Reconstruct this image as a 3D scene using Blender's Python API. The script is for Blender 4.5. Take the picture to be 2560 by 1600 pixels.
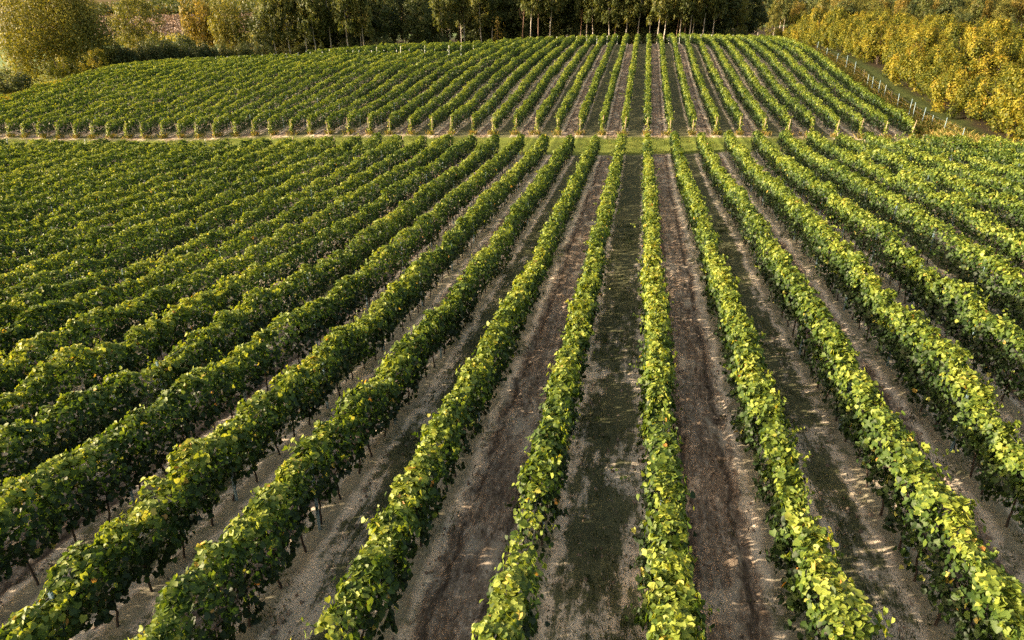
import bpy, math, random
import numpy as np
R = math.radians
sc = bpy.context.scene
for o in list(bpy.data.objects):
    bpy.data.objects.remove(o)
HAZE = 0
ZO = 15.0                      # height of the camera above the datum
# ---------------------------------------------------------------- camera
cd = bpy.data.cameras.new('camera'); cam = bpy.data.objects.new('camera', cd)
sc.collection.objects.link(cam); sc.camera = cam
cd.sensor_width = 36.0; cd.lens = 1750.0 / 2560.0 * 36.0
cd.clip_start = 0.1; cd.clip_end = 4000
PITCH, YAW = R(23.0), 0.1734
cam.location = (0, 0, ZO)
cam.rotation_euler = (math.pi / 2 - PITCH, 0, YAW)
# ---------------------------------------------------------------- sky, sun, exposure
SUN_EL, SUN_AZ = R(15.5), R(256.0)          # azimuth clockwise from +Y: light comes from the left
w = bpy.data.worlds.new('World'); sc.world = w; w.use_nodes = True
nt = w.node_tree; bg = nt.nodes['Background']
sky = nt.nodes.new('ShaderNodeTexSky'); sky.sky_type = 'NISHITA'; sky.sun_disc = False
sky.sun_elevation = SUN_EL; sky.sun_rotation = SUN_AZ; sky.dust_density = 5.0; sky.air_density = 1.0; sky.ozone_density = 0.3
wm = nt.nodes.new('ShaderNodeMix'); wm.data_type = 'RGBA'; wm.blend_type = 'MULTIPLY'; wm.inputs[0].default_value = 1; wm.inputs[7].default_value = (1.14, 1.0, .80, 1)
nt.links.new(sky.outputs[0], wm.inputs[6]); nt.links.new(wm.outputs[2], bg.inputs[0]); bg.inputs[1].default_value = 0.13
sl = bpy.data.lights.new('sun', 'SUN'); sl.energy = 5.0; sl.angle = R(0.6); sl.color = (1.0, 0.83, 0.58)
sun = bpy.data.objects.new('sun', sl); sc.collection.objects.link(sun)
from mathutils import Vector
ts = Vector((math.sin(SUN_AZ) * math.cos(SUN_EL), math.cos(SUN_AZ) * math.cos(SUN_EL), math.sin(SUN_EL)))
sun.rotation_euler = ts.to_track_quat('Z', 'Y').to_euler(); sun.location = ts * 200
vs = sc.view_settings; vs.view_transform = 'Standard'; vs.look = 'None'; vs.exposure = 1.5; vs.gamma = 1.0; vs.use_curve_mapping = False
sc.cycles.max_bounces = 6; sc.cycles.diffuse_bounces = 3; sc.cycles.transmission_bounces = 3; sc.cycles.glossy_bounces = 2
sc.cycles.volume_bounces = 0; sc.cycles.sample_clamp_direct = 1.5; sc.cycles.sample_clamp_indirect = 1.0; sc.cycles.use_denoising = False
# ---------------------------------------------------------------- terrain heights (surveyed points, relative to camera height)
CTRL = '''-26.5,30.3,-12.97;-26.5,34.4,-13.25;-26.5,39.2,-13.42;-26.5,62.0,-13.33;-26.5,71.3,-12.68;-24.0,26.3,-12.74;-24.0,30.6,-12.95;-24.0,36.0,-13.39;-24.0,56.5,-13.27;-24.0,65.5,-12.90;-19.0,17.3,-11.56;-19.0,21.7,-11.94;-19.0,26.9,-12.32;-19.0,31.7,-12.61;-19.0,37.1,-12.86;-19.0,46.9,-12.74;-19.0,61.1,-12.82;-19.0,71.2,-12.48;-14.0,17.6,-11.49;-14.0,22.7,-11.76;-14.0,27.1,-12.12;-14.0,31.2,-12.28;-14.0,40.7,-12.46;-14.0,50.4,-12.56;-14.0,59.9,-12.60;-14.0,71.4,-12.55;-9.0,20.0,-11.31;-9.0,24.8,-11.80;-9.0,40.4,-12.00;-9.0,48.9,-11.97;-9.0,61.3,-12.17;-9.0,71.1,-12.37;-4.0,9.4,-10.36;-4.0,17.6,-10.80;-4.0,23.7,-11.34;-4.0,39.2,-11.51;-4.0,51.8,-11.96;-4.0,62.3,-12.19;-4.0,74.4,-12.29;6.0,18.4,-10.30;6.0,22.6,-10.38;6.0,38.0,-10.80;6.0,52.2,-11.82;6.0,62.3,-11.91;11.0,20.1,-10.17;11.0,25.0,-10.50;11.0,37.1,-10.47;11.0,49.4,-11.30;11.0,61.4,-11.41;11.0,70.4,-11.37;16.0,37.5,-10.08;16.0,45.6,-10.56;16.0,53.7,-11.05;16.0,64.5,-11.29;21.0,42.7,-10.26;21.0,52.1,-10.62;21.0,60.5,-11.11;21.0,72.1,-11.52;26.0,54.7,-10.81;26.0,62.8,-11.21;26.0,71.9,-11.47;28.5,60.7,-11.03;28.5,72.1,-11.44;-29.0,82.2,-12.23;-29.0,97.4,-10.60;-29.0,111.7,-8.83;-29.0,144.2,-6.51;-29.0,178.9,-5.49;-26.5,82.1,-12.16;-26.5,95.6,-10.93;-26.5,112.7,-8.86;-26.5,125.4,-7.79;-26.5,146.2,-6.56;-26.5,181.1,-5.34;-24.0,82.4,-12.15;-24.0,90.5,-11.51;-24.0,99.1,-10.67;-24.0,118.2,-8.49;-24.0,132.4,-7.34;-24.0,151.7,-6.17;-24.0,180.6,-5.14;-19.0,83.1,-11.82;-19.0,92.3,-11.26;-19.0,101.3,-10.19;-19.0,110.6,-9.07;-19.0,125.0,-7.90;-19.0,143.3,-6.72;-19.0,178.2,-5.00;-14.0,82.6,-11.97;-14.0,92.4,-11.33;-14.0,101.6,-10.36;-14.0,112.5,-9.13;-14.0,127.7,-7.80;-14.0,148.2,-6.55;-14.0,179.5,-5.01;-9.0,83.5,-11.48;-9.0,91.5,-10.82;-9.0,102.9,-9.96;-9.0,114.6,-8.39;-9.0,136.1,-6.63;-9.0,172.2,-4.71;-4.0,84.5,-11.49;-4.0,94.0,-10.43;-4.0,109.7,-9.07;-4.0,132.4,-7.93;-4.0,168.8,-4.48;6.0,83.0,-11.44;6.0,97.9,-10.47;6.0,112.3,-9.13;6.0,127.4,-7.69;6.0,150.7,-5.06;6.0,186.9,-4.53;11.0,83.7,-11.28;11.0,92.6,-10.78;11.0,107.6,-10.06;11.0,126.4,-8.59;11.0,142.6,-6.25;11.0,178.9,-4.58;16.0,82.1,-11.13;16.0,94.0,-10.45;16.0,108.1,-9.50;16.0,128.2,-7.09;16.0,144.5,-5.80;16.0,181.8,-4.61;21.0,83.0,-11.30;21.0,93.2,-10.67;21.0,105.2,-9.74;21.0,121.0,-8.04;21.0,143.7,-6.23;21.0,172.3,-4.79;26.0,83.2,-11.63;26.0,98.1,-10.19;26.0,110.3,-8.78;26.0,125.7,-7.16;26.0,144.4,-5.48;26.0,164.3,-4.88;28.5,82.1,-11.16;28.5,97.7,-10.45;28.5,108.6,-9.38;28.5,122.2,-7.63;28.5,136.8,-5.99;28.5,156.0,-5.01;-34.0,90.4,-11.62;-34.0,96.0,-10.87;-34.0,107.2,-9.19;-34.0,136.7,-6.80;-39.0,80.4,-12.55;-39.0,86.7,-12.02;-39.0,94.7,-11.09;-39.0,102.5,-10.11;-39.0,109.4,-9.10;-39.0,124.3,-7.78;-44.0,85.5,-12.33;-44.0,92.7,-11.46;-44.0,100.3,-10.40;-44.0,111.7,-8.75;-49.0,90.1,-12.11;-49.0,97.9,-10.88;-49.0,105.3,-9.75;-49.0,116.2,-8.37;-49.0,124.8,-7.74;-36.5,81.4,-12.29;-44.0,81.2,-12.64;-51.5,81.1,-13.15;-59.0,80.7,-13.53;-66.5,80.4,-13.78;-74.0,79.6,-14.06;-36.5,70.4,-13.39;-44.0,70.1,-13.83;-51.5,70.0,-14.17;-96.5,98.0,-12.35;-96.5,110.0,-10.75;-96.5,122.0,-9.05;-93.0,135.0,-8.85;-77.0,133.0,-8.25;-69.0,135.0,-7.65;-62.0,148.0,-7.05;-41.0,168.0,-6.10;-55.0,165.0,-6.40;-69.0,165.0,-7.70;-90.0,160.0,-9.50;-110.0,140.0,-11.00;-120.0,115.0,-13.00;-110.0,95.0,-13.40;-96.0,80.0,-14.30;-35.0,185.0,-5.80;0.0,192.0,-5.20;-20.0,200.0,-5.80;20.0,200.0,-5.20;0.0,230.0,-5.80;-60.0,220.0,-8.00;60.0,230.0,-5.50;0.0,300.0,-6.00;-90.0,230.0,-11.00;34.0,82.0,-11.20;36.0,100.0,-9.90;38.0,120.0,-7.60;40.0,140.0,-6.00;38.0,165.0,-5.00;60.0,90.0,-10.40;60.0,120.0,-7.80;60.0,150.0,-6.00;90.0,100.0,-9.80;90.0,130.0,-8.90;90.0,170.0,-8.00;120.0,130.0,-9.80;120.0,200.0,-8.50;60.0,190.0,-5.80;160.0,160.0,-9.50;50.0,45.0,-10.90;40.0,20.0,-10.20;70.0,60.0,-10.80;100.0,60.0,-10.50;0.0,0.0,-10.20;20.0,5.0,-10.00;-20.0,5.0,-10.60;0.0,-15.0,-10.00;-30.0,8.0,-12.00;-40.0,35.0,-13.50;-55.0,50.0,-14.40;-70.0,62.0,-14.60;-60.0,30.0,-14.60;-80.0,70.0,-14.50;-45.0,15.0,-13.30;-90.0,50.0,-15.00;-150.0,150.0,-13.60;-200.0,200.0,-14.00;-280.0,290.0,-14.00;-200.0,330.0,-13.50;-330.0,380.0,-13.00;-250.0,400.0,-10.00;-180.0,420.0,-7.00;-120.0,330.0,-12.00;-150.0,500.0,-2.00;-300.0,500.0,-3.00;-450.0,500.0,-4.00;-450.0,350.0,-13.00;-200.0,650.0,8.00;-400.0,700.0,8.00;0.0,600.0,6.00;0.0,420.0,-3.00;150.0,350.0,-3.00;250.0,250.0,-5.00;300.0,450.0,2.00;400.0,200.0,-6.00;200.0,650.0,10.00;500.0,600.0,10.00;300.0,0.0,-10.00;500.0,0.0,-10.00;0.0,-300.0,-12.00;-300.0,0.0,-16.00;-500.0,100.0,-16.00;0.0,900.0,22.00;-600.0,900.0,20.00;600.0,900.0,22.00'''
CP = np.array([[float(a) for a in r.split(',')] for r in CTRL.replace('\n', '').split(';')])
def _U(r2):
    return np.where(r2 > 1e-12, r2 * np.log(np.maximum(r2, 1e-20)), 0.0)
_x = CP[:, :2] / 100.0; _n = len(CP)
_K = _U(((_x[:, None] - _x[None]) ** 2).sum(-1)) + 0.02 * np.eye(_n)
_P = np.c_[np.ones(_n), _x]
_S = np.linalg.solve(np.block([[_K, _P], [_P.T, np.zeros((3, 3))]]), np.r_[CP[:, 2], 0, 0, 0])
def hz(X, Y):
    X = np.asarray(X, float); sh = X.shape; X = X.ravel() / 100; Y = np.asarray(Y, float).ravel() / 100
    out = np.empty(len(X))
    for a in range(0, len(X), 40000):
        x, y = X[a:a + 40000], Y[a:a + 40000]
        out[a:a + 40000] = _U((x[:, None] - _x[:, 0]) ** 2 + (y[:, None] - _x[:, 1]) ** 2) @ _S[:_n] + _S[_n] + x * _S[_n + 1] + y * _S[_n + 2]
    return out.reshape(sh) + ZO
def h1(x, y):
    return float(hz([x], [y])[0])
def hsh(i, j, s):
    v = np.sin(i * 127.1 + j * 311.7 + s * 74.7) * 43758.5453
    return v - np.floor(v)
def vn(x, y, s=0.0):                                # smooth value noise 0..1
    xi, yi = np.floor(x), np.floor(y); fx, fy = x - xi, y - yi
    fx = fx * fx * (3 - 2 * fx); fy = fy * fy * (3 - 2 * fy)
    return (hsh(xi, yi, s) * (1 - fx) + hsh(xi + 1, yi, s) * fx) * (1 - fy) + (hsh(xi, yi + 1, s) * (1 - fx) + hsh(xi + 1, yi + 1, s) * fx) * fy
# ---------------------------------------------------------------- mesh helpers
COL = sc.collection
def mesh(name, V, F, mat, tint=None, smooth=False):
    """V (n,3), F (m,4) or (m,3) index array"""
    me = bpy.data.meshes.new(name); V = np.asarray(V, np.float32); F = np.asarray(F, np.int32)
    me.vertices.add(len(V)); me.vertices.foreach_set('co', V.ravel())
    q = F.shape[1]; me.loops.add(F.size); me.loops.foreach_set('vertex_index', F.ravel())
    me.polygons.add(len(F)); me.polygons.foreach_set('loop_start', np.arange(0, F.size, q, dtype=np.int32))
    me.polygons.foreach_set('loop_total', np.full(len(F), q, dtype=np.int32))
    if smooth: me.polygons.foreach_set('use_smooth', np.ones(len(F), dtype=bool))
    me.materials.append(mat)
    if tint is not None:
        a = me.attributes.new('tint', 'FLOAT', 'POINT'); a.data.foreach_set('value', np.asarray(tint, np.float32))
    me.update(calc_edges=True)
    return me
def link(name, data, parent=None, loc=None):
    o = bpy.data.objects.new(name, data); COL.objects.link(o)
    if parent is not None: o.parent = parent
    if loc is not None: o.location = loc
    return o
def tag(o, label, cat, group=None):
    o['label'] = label; o['category'] = cat
    if group: o['group'] = group
    return o
class MB:                                           # collects tubes and boxes as quads
    def __init__(s): s.V = []; s.F = []; s.n = 0
    def tube(s, pts, rad, k=6):
        pts = np.asarray(pts, float); n = len(pts); rad = np.broadcast_to(rad, (n,))
        d = np.gradient(pts, axis=0); d /= np.linalg.norm(d, axis=1)[:, None] + 1e-9
        ref = np.where(np.abs(d[:, 2:3]) > .9, np.array([[1., 0, 0]]), np.array([[0, 0, 1.]]))
        a = np.cross(d, ref); a /= np.linalg.norm(a, axis=1)[:, None] + 1e-9; b = np.cross(d, a)
        t = np.arange(k) * 2 * math.pi / k
        ring = pts[:, None] + rad[:, None, None] * (np.cos(t)[None, :, None] * a[:, None] + np.sin(t)[None, :, None] * b[:, None])
        s.V.append(ring.reshape(-1, 3)); i = np.arange(n - 1)[:, None] * k + np.arange(k)[None]; j = np.arange(n - 1)[:, None] * k + (np.arange(k)[None] + 1) % k
        s.F.append((np.stack([i, j, j + k, i + k], -1).reshape(-1, 4)) + s.n); 
        c = n * k                                    # end cap: one point above the last ring
        s.V.append((pts[-1] + d[-1] * rad[-1] * .4)[None]); top = (n - 1) * k + np.arange(k)
        s.F.append(np.stack([top, (n - 1) * k + (np.arange(k) + 1) % k, np.full(k, c), np.full(k, c)], -1) + s.n)
        s.n += c + 1
    def box(s, c, sx, sy, sz, lean=(0, 0)):
        x, y, z = c; v = []
        for dz in (0, sz):
            for dx, dy in ((-1, -1), (1, -1), (1, 1), (-1, 1)):
                v.append((x + dx * sx / 2 + lean[0] * dz, y + dy * sy / 2 + lean[1] * dz, z + dz))
        s.V.append(np.array(v)); s.F.append(np.array([(0, 3, 2, 1), (4, 5, 6, 7), (0, 1, 5, 4), (1, 2, 6, 5), (2, 3, 7, 6), (3, 0, 4, 7)]) + s.n); s.n += 8
    def build(s, name, mat, smooth=True):
        V = np.concatenate(s.V); F = np.concatenate(s.F)
        me = bpy.data.meshes.new(name)
        me.from_pydata(V.tolist(), [], [tuple(dict.fromkeys(f)) for f in F.tolist()]); me.materials.append(mat)
        if smooth: me.polygons.foreach_set('use_smooth', np.ones(len(me.polygons), dtype=bool))
        return me
# leaf builders: P position, Nn normal, s size, kind of detail
LOBED = np.array([(0, .0, 0), (.42, -.12, .07), (.56, .36, .10), (.30, .74, .05), (0, 1.0, -.10), (-.30, .74, .05), (-.56, .36, .10), (-.42, -.12, .07), (0, .45, -.04)])
LOBEDF = np.array([(0, 1, 2, 8), (8, 2, 3, 4), (0, 8, 6, 7), (8, 4, 5, 6)])
DIAM = np.array([(0, -.02, 0), (.50, .40, .12), (0, 1.0, -.05), (-.50, .40, .12)]); DIAMF = np.array([(0, 1, 2, 3)])
SLIM = np.array([(0, 0, 0), (.20, .45, .04), (0, 1.0, -.1), (-.20, .45, .04)])
def leaves(P, N, s, rng, shape=DIAM, F=DIAMF, droop=.6, tint=None):
    n = len(P); N = N / (np.linalg.norm(N, axis=1)[:, None] + 1e-9)
    T = rng.normal(size=(n, 3)) * .7; T[:, 2] -= droop
    T -= (T * N).sum(1)[:, None] * N; T /= np.linalg.norm(T, axis=1)[:, None] + 1e-9
    B = np.cross(T, N)
    S = np.asarray(s)[:, None, None]
    sh = shape[None].repeat(n, 0) if shape.ndim == 2 else shape
    V = P[:, None] + S * (sh[..., 0:1] * B[:, None] + (sh[..., 1:2] - .4) * T[:, None] + sh[..., 2:3] * N[:, None])
    m = shape.shape[-2]
    FF = F[None] + (np.arange(n) * m)[:, None, None]
    tv = None if tint is None else np.repeat(tint, m)
    return V.reshape(-1, 3), FF.reshape(-1, 4), tv
def join(parts):
    V = []; F = []; T = []; n = 0
    for v, f, t in parts:
        V.append(v); F.append(f + n); T.append(t); n += len(v)
    return np.concatenate(V), np.concatenate(F), np.concatenate(T)
# ---------------------------------------------------------------- materials
def newmat(name):
    m = bpy.data.materials.new(name); m.use_nodes = True; t = m.node_tree
    for n in list(t.nodes): t.nodes.remove(n)
    out = t.nodes.new('ShaderNodeOutputMaterial'); return m, t, out
def ramp(t, stops, interp='LINEAR'):
    r = t.nodes.new('ShaderNodeValToRGB'); r.color_ramp.interpolation = interp; e = r.color_ramp.elements
    while len(e) < len(stops): e.new(.5)
    for i, (p, c) in enumerate(stops): e[i].position = p; e[i].color = (*c, 1)
    return r
def leafmat(name, stops, trans=.38, gloss=.25, jitter=.0):
    m, t, out = newmat(name)
    at = t.nodes.new('ShaderNodeAttribute'); at.attribute_name = 'tint'
    r = ramp(t, stops); src = at.outputs['Fac']
    if jitter:
        oi = t.nodes.new('ShaderNodeObjectInfo'); ma = t.nodes.new('ShaderNodeMath'); ma.operation = 'MULTIPLY_ADD'
        ma.inputs[1].default_value = jitter; t.links.new(oi.outputs['Random'], ma.inputs[0]); t.links.new(src, ma.inputs[2])
        mb = t.nodes.new('ShaderNodeMath'); mb.operation = 'SUBTRACT'; mb.inputs[1].default_value = jitter / 2
        t.links.new(ma.outputs[0], mb.inputs[0]); src = mb.outputs[0]
    t.links.new(src, r.inputs[0])
    p = t.nodes.new('ShaderNodeBsdfPrincipled'); p.inputs['Roughness'].default_value = .55; p.inputs['Specular IOR Level'].default_value = gloss
    t.links.new(r.outputs[0], p.inputs['Base Color'])
    tr = t.nodes.new('ShaderNodeBsdfTranslucent'); hs = t.nodes.new('ShaderNodeMix'); hs.data_type = 'RGBA'; hs.blend_type = 'MULTIPLY'
    hs.inputs[0].default_value = 1; hs.inputs[7].default_value = (1.5, 1.35, .45, 1)
    t.links.new(r.outputs[0], hs.inputs[6]); t.links.new(hs.outputs[2], tr.inputs[0])
    mx = t.nodes.new('ShaderNodeMixShader'); mx.inputs[0].default_value = trans
    t.links.new(p.outputs[0], mx.inputs[1]); t.links.new(tr.outputs[0], mx.inputs[2]); t.links.new(mx.outputs[0], out.inputs[0])
    return m
def plain(name, c1, c2, scale=8, rough=.8, stretch=(1, 1, 1), metal=0):
    m, t, out = newmat(name)
    tc = t.nodes.new('ShaderNodeTexCoord'); mp = t.nodes.new('ShaderNodeMapping'); mp.inputs['Scale'].default_value = stretch
    no = t.nodes.new('ShaderNodeTexNoise'); no.inputs['Scale'].default_value = scale; no.inputs['Detail'].default_value = 5
    t.links.new(tc.outputs['Object'], mp.inputs[0]); t.links.new(mp.outputs[0], no.inputs[0])
    r = ramp(t, [(.35, c1), (.65, c2)]); t.links.new(no.outputs[0], r.inputs[0])
    p = t.nodes.new('ShaderNodeBsdfPrincipled'); p.inputs['Roughness'].default_value = rough; p.inputs['Metallic'].default_value = metal
    t.links.new(r.outputs[0], p.inputs['Base Color']); t.links.new(p.outputs[0], out.inputs[0])
    bu = t.nodes.new('ShaderNodeBump'); bu.inputs['Strength'].default_value = .4; bu.inputs['Distance'].default_value = .02
    t.links.new(no.outputs[0], bu.inputs['Height']); t.links.new(bu.outputs[0], p.inputs['Normal'])
    return m
VINE = leafmat('vine_leaf', [(0, (.012, .028, .007)), (.25, (.025, .055, .010)), (.45, (.060, .110, .016)), (.62, (.155, .215, .030)), (.8, (.31, .36, .060)), (.93, (.48, .45, .10)), (1, (.48, .22, .06))], trans=.32, gloss=.4)
HAZEL = leafmat('hazel_leaf', [(0, (.022, .034, .008)), (.30, (.070, .092, .012)), (.55, (.19, .19, .022)), (.85, (.37, .29, .035)), (1, (.42, .22, .05))], trans=.32, jitter=.22)
DARKL = leafmat('dark_leaf', [(0, (.024, .038, .015)), (.4, (.065, .088, .030)), (.75, (.13, .145, .045)), (1, (.26, .18, .06))], trans=.25, jitter=.25)
BIRCHL = leafmat('birch_leaf', [(0, (.05, .07, .022)), (.4, (.11, .135, .04)), (.75, (.21, .20, .06)), (1, (.36, .24, .08))], trans=.35, jitter=.25)
GOLDL = leafmat('golden_birch_leaf', [(0, (.07, .08, .02)), (.4, (.17, .15, .035)), (.75, (.34, .25, .06)), (1, (.44, .28, .08))], trans=.35, jitter=.1)
WILLOWL = leafmat('willow_leaf', [(0, (.06, .075, .022)), (.4, (.14, .15, .035)), (.75, (.27, .25, .06)), (1, (.42, .34, .09))], trans=.33, jitter=.12)
BRUSHL = leafmat('dry_brush', [(0, (.12, .085, .065)), (.5, (.25, .18, .15)), (1, (.38, .29, .25))], trans=.1, jitter=.1)
GRASSM = leafmat('grass_blade', [(0, (.018, .030, .008)), (.5, (.045, .070, .016)), (.8, (.12, .14, .03)), (1, (.42, .30, .11))], trans=.25, gloss=.1)
STRAWM = leafmat('straw_chip', [(0, (.10, .070, .050)), (.5, (.21, .155, .118)), (1, (.40, .31, .24))], trans=.0, gloss=.1)
BARKD = plain('dark_bark', (.035, .024, .018), (.10, .075, .055), 14, stretch=(1, 1, .25))
BARKP = plain('pine_bark', (.10, .055, .035), (.26, .16, .11), 6, stretch=(1, 1, .3))
VBARK = plain('vine_bark', (.025, .017, .012), (.085, .06, .045), 30, stretch=(1, 1, .2))
STEEL = plain('galvanised_steel', (.16, .26, .32), (.30, .42, .48), 12, rough=.55, metal=.15)
WOOD = plain('weathered_wood', (.30, .22, .15), (.50, .40, .30), 10, stretch=(1, 1, .15))
WHITE = plain('white_paint', (.60, .60, .58), (.75, .75, .73), 10, rough=.6)
WIREM = plain('wire', (.30, .32, .33), (.42, .44, .45), 10, rough=.45, metal=.6)
def birchbark():
    m, t, out = newmat('birch_bark')
    tc = t.nodes.new('ShaderNodeTexCoord'); mp = t.nodes.new('ShaderNodeMapping'); mp.inputs['Scale'].default_value = (1, 1, 2.2)
    no = t.nodes.new('ShaderNodeTexNoise'); no.inputs['Scale'].default_value = 1.6; no.inputs['Detail'].default_value = 4
    t.links.new(tc.outputs['Object'], mp.inputs[0]); t.links.new(mp.outputs[0], no.inputs[0])
    r = ramp(t, [(.36, (.07, .055, .045)), (.46, (.42, .36, .30)), (.60, (.62, .55, .47))]); t.links.new(no.outputs[0], r.inputs[0])
    p = t.nodes.new('ShaderNodeBsdfPrincipled'); p.inputs['Roughness'].default_value = .7
    t.links.new(r.outputs[0], p.inputs['Base Color']); t.links.new(p.outputs[0], out.inputs[0]); return m
BARKW = birchbark()
# ---------------------------------------------------------------- ground sheet
SP, X0 = 2.5, 1.0
GAP0, GAP1 = 71.6, 80.8                      # grass headland between the two blocks
def axis(lo, hi, fine):
    """non-uniform coordinates: fine list of (a, b, step) then growing outwards"""
    c = []
    for a, b, s in fine: c += list(np.arange(a, b, s))
    c.append(fine[-1][1]); s = fine[-1][2]; x = c[-1]
    while x < hi: s *= 1.12; x += s; c.append(x)
    s = fine[0][2]; x = c[0]; pre = []
    while x > lo: s *= 1.12; x -= s; pre.append(x)
    return np.array(pre[::-1] + c)
def veg(X, Y):
    """grass cover 0..1 of the even/odd lanes"""
    lane = np.floor((X - X0) / SP); f = (X - X0) / SP - lane; rd = np.minimum(f, 1 - f) * SP
    return lane, rd
def build_ground():
    xs = axis(-2600, 2600, [(-60, -14, .6), (-14, 16, .11), (16, 50, .5)])
    ys = axis(-600, 3200, [(-8, 5, .8), (5, 24, .11), (24, 45, .22), (45, 200, .6)])
    X, Y = np.meshgrid(xs, ys); n, m = X.shape
    Z = hz(np.clip(X, -650, 650), np.clip(Y, -350, 950))
    near = np.clip((60 - Y) / 30, 0, 1) * (np.abs(X) < 40)
    lane, rd = veg(X, Y); till = (lane % 2 == 0) & (rd > .42) & (Y < GAP0)
    bump = (vn(X * 4.2, Y * 3, 1) - .5) * .075 + (vn(X * 8, Y * 6, 2) - .5) * .06 + (vn(X * 1.3, Y * .9, 3) - .5) * .10
    rut = -.05 * np.exp(-((rd - .72) / .09) ** 2) - .02 * np.cos(rd * 26) * (rd > .8)
    Z = Z + near * (bump * np.where(till, 1.5, .8) + np.where(till, rut + (vn(X * 11, Y * 2.2, 4) - .5) * .05, 0))
    Z = Z + (Y < 200) * (np.abs(X) < 40) * .06 * np.exp(-(rd / .3) ** 2) * (1)
    V = np.stack([X, Y, Z], -1).reshape(-1, 3)
    i = (np.arange(n - 1)[:, None] * m + np.arange(m - 1)[None]).ravel()
    F = np.stack([i, i + 1, i + m + 1, i + m], -1)
    # zone attribute: 1 inside vine blocks, 0 meadow ; second attribute: woodland floor
    def ss(a, b, x): t = np.clip((x - a) / (b - a), 0, 1); return t * t * (3 - 2 * t)
    wob = (vn(X * .5, Y * .5, 8) - .5) * 1.6; wob2 = (vn(X * .9, 7 + Y * .3, 9) - .5) * 1.4
    far_end = np.where(X < -32, 137.5, 181.5)
    low = ss(-99, -97, X) * (1 - ss(30.5 + 4, 31.5 + 4, X)) * (1 - ss(GAP0 - .8, GAP0 + .2, Y + wob2 * .6))
    up = ss(-98.5, -97, X) * (1 - ss(29.4, 30.2, X)) * ss(GAP1 - 1.0, GAP1 + .3, Y + wob2) * (1 - ss(far_end, far_end + 1, Y + wob))
    vine = np.maximum(low, up)
    wood = ss(192, 200, Y + wob * 2) * ss(-110, -95, X) * (1 - ss(370, 400, Y)) * (1 - .0 * X)
    wood = np.maximum(wood, ss(36.5, 38.5, X + wob) * ss(72, 78, Y) * (1 - ss(400, 440, Y)))
    wood = np.maximum(wood, ss(138, 142, Y + (X + 100) * .3) * ss(-140, -128, X) * (1 - ss(-100, -97, X)) * (1 - ss(190, 200, Y)))
    wood = np.maximum(wood, ss(183, 190, Y + wob) * ss(-.60, -.57, X / np.maximum(Y, 1)) * (1 - ss(390, 420, Y)))
    mead = ss(300, 420, Y) * (1 - ss(-150, -100, X)) * .0
    me = mesh('ground', V, F, GROUND, smooth=True)
    for nm, arr in (('vine', vine), ('wood', wood)):
        a = me.attributes.new(nm, 'FLOAT', 'POINT'); a.data.foreach_set('value', arr.ravel().astype(np.float32))
    o = link('ground', me); o['kind'] = 'structure'; return o
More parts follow.
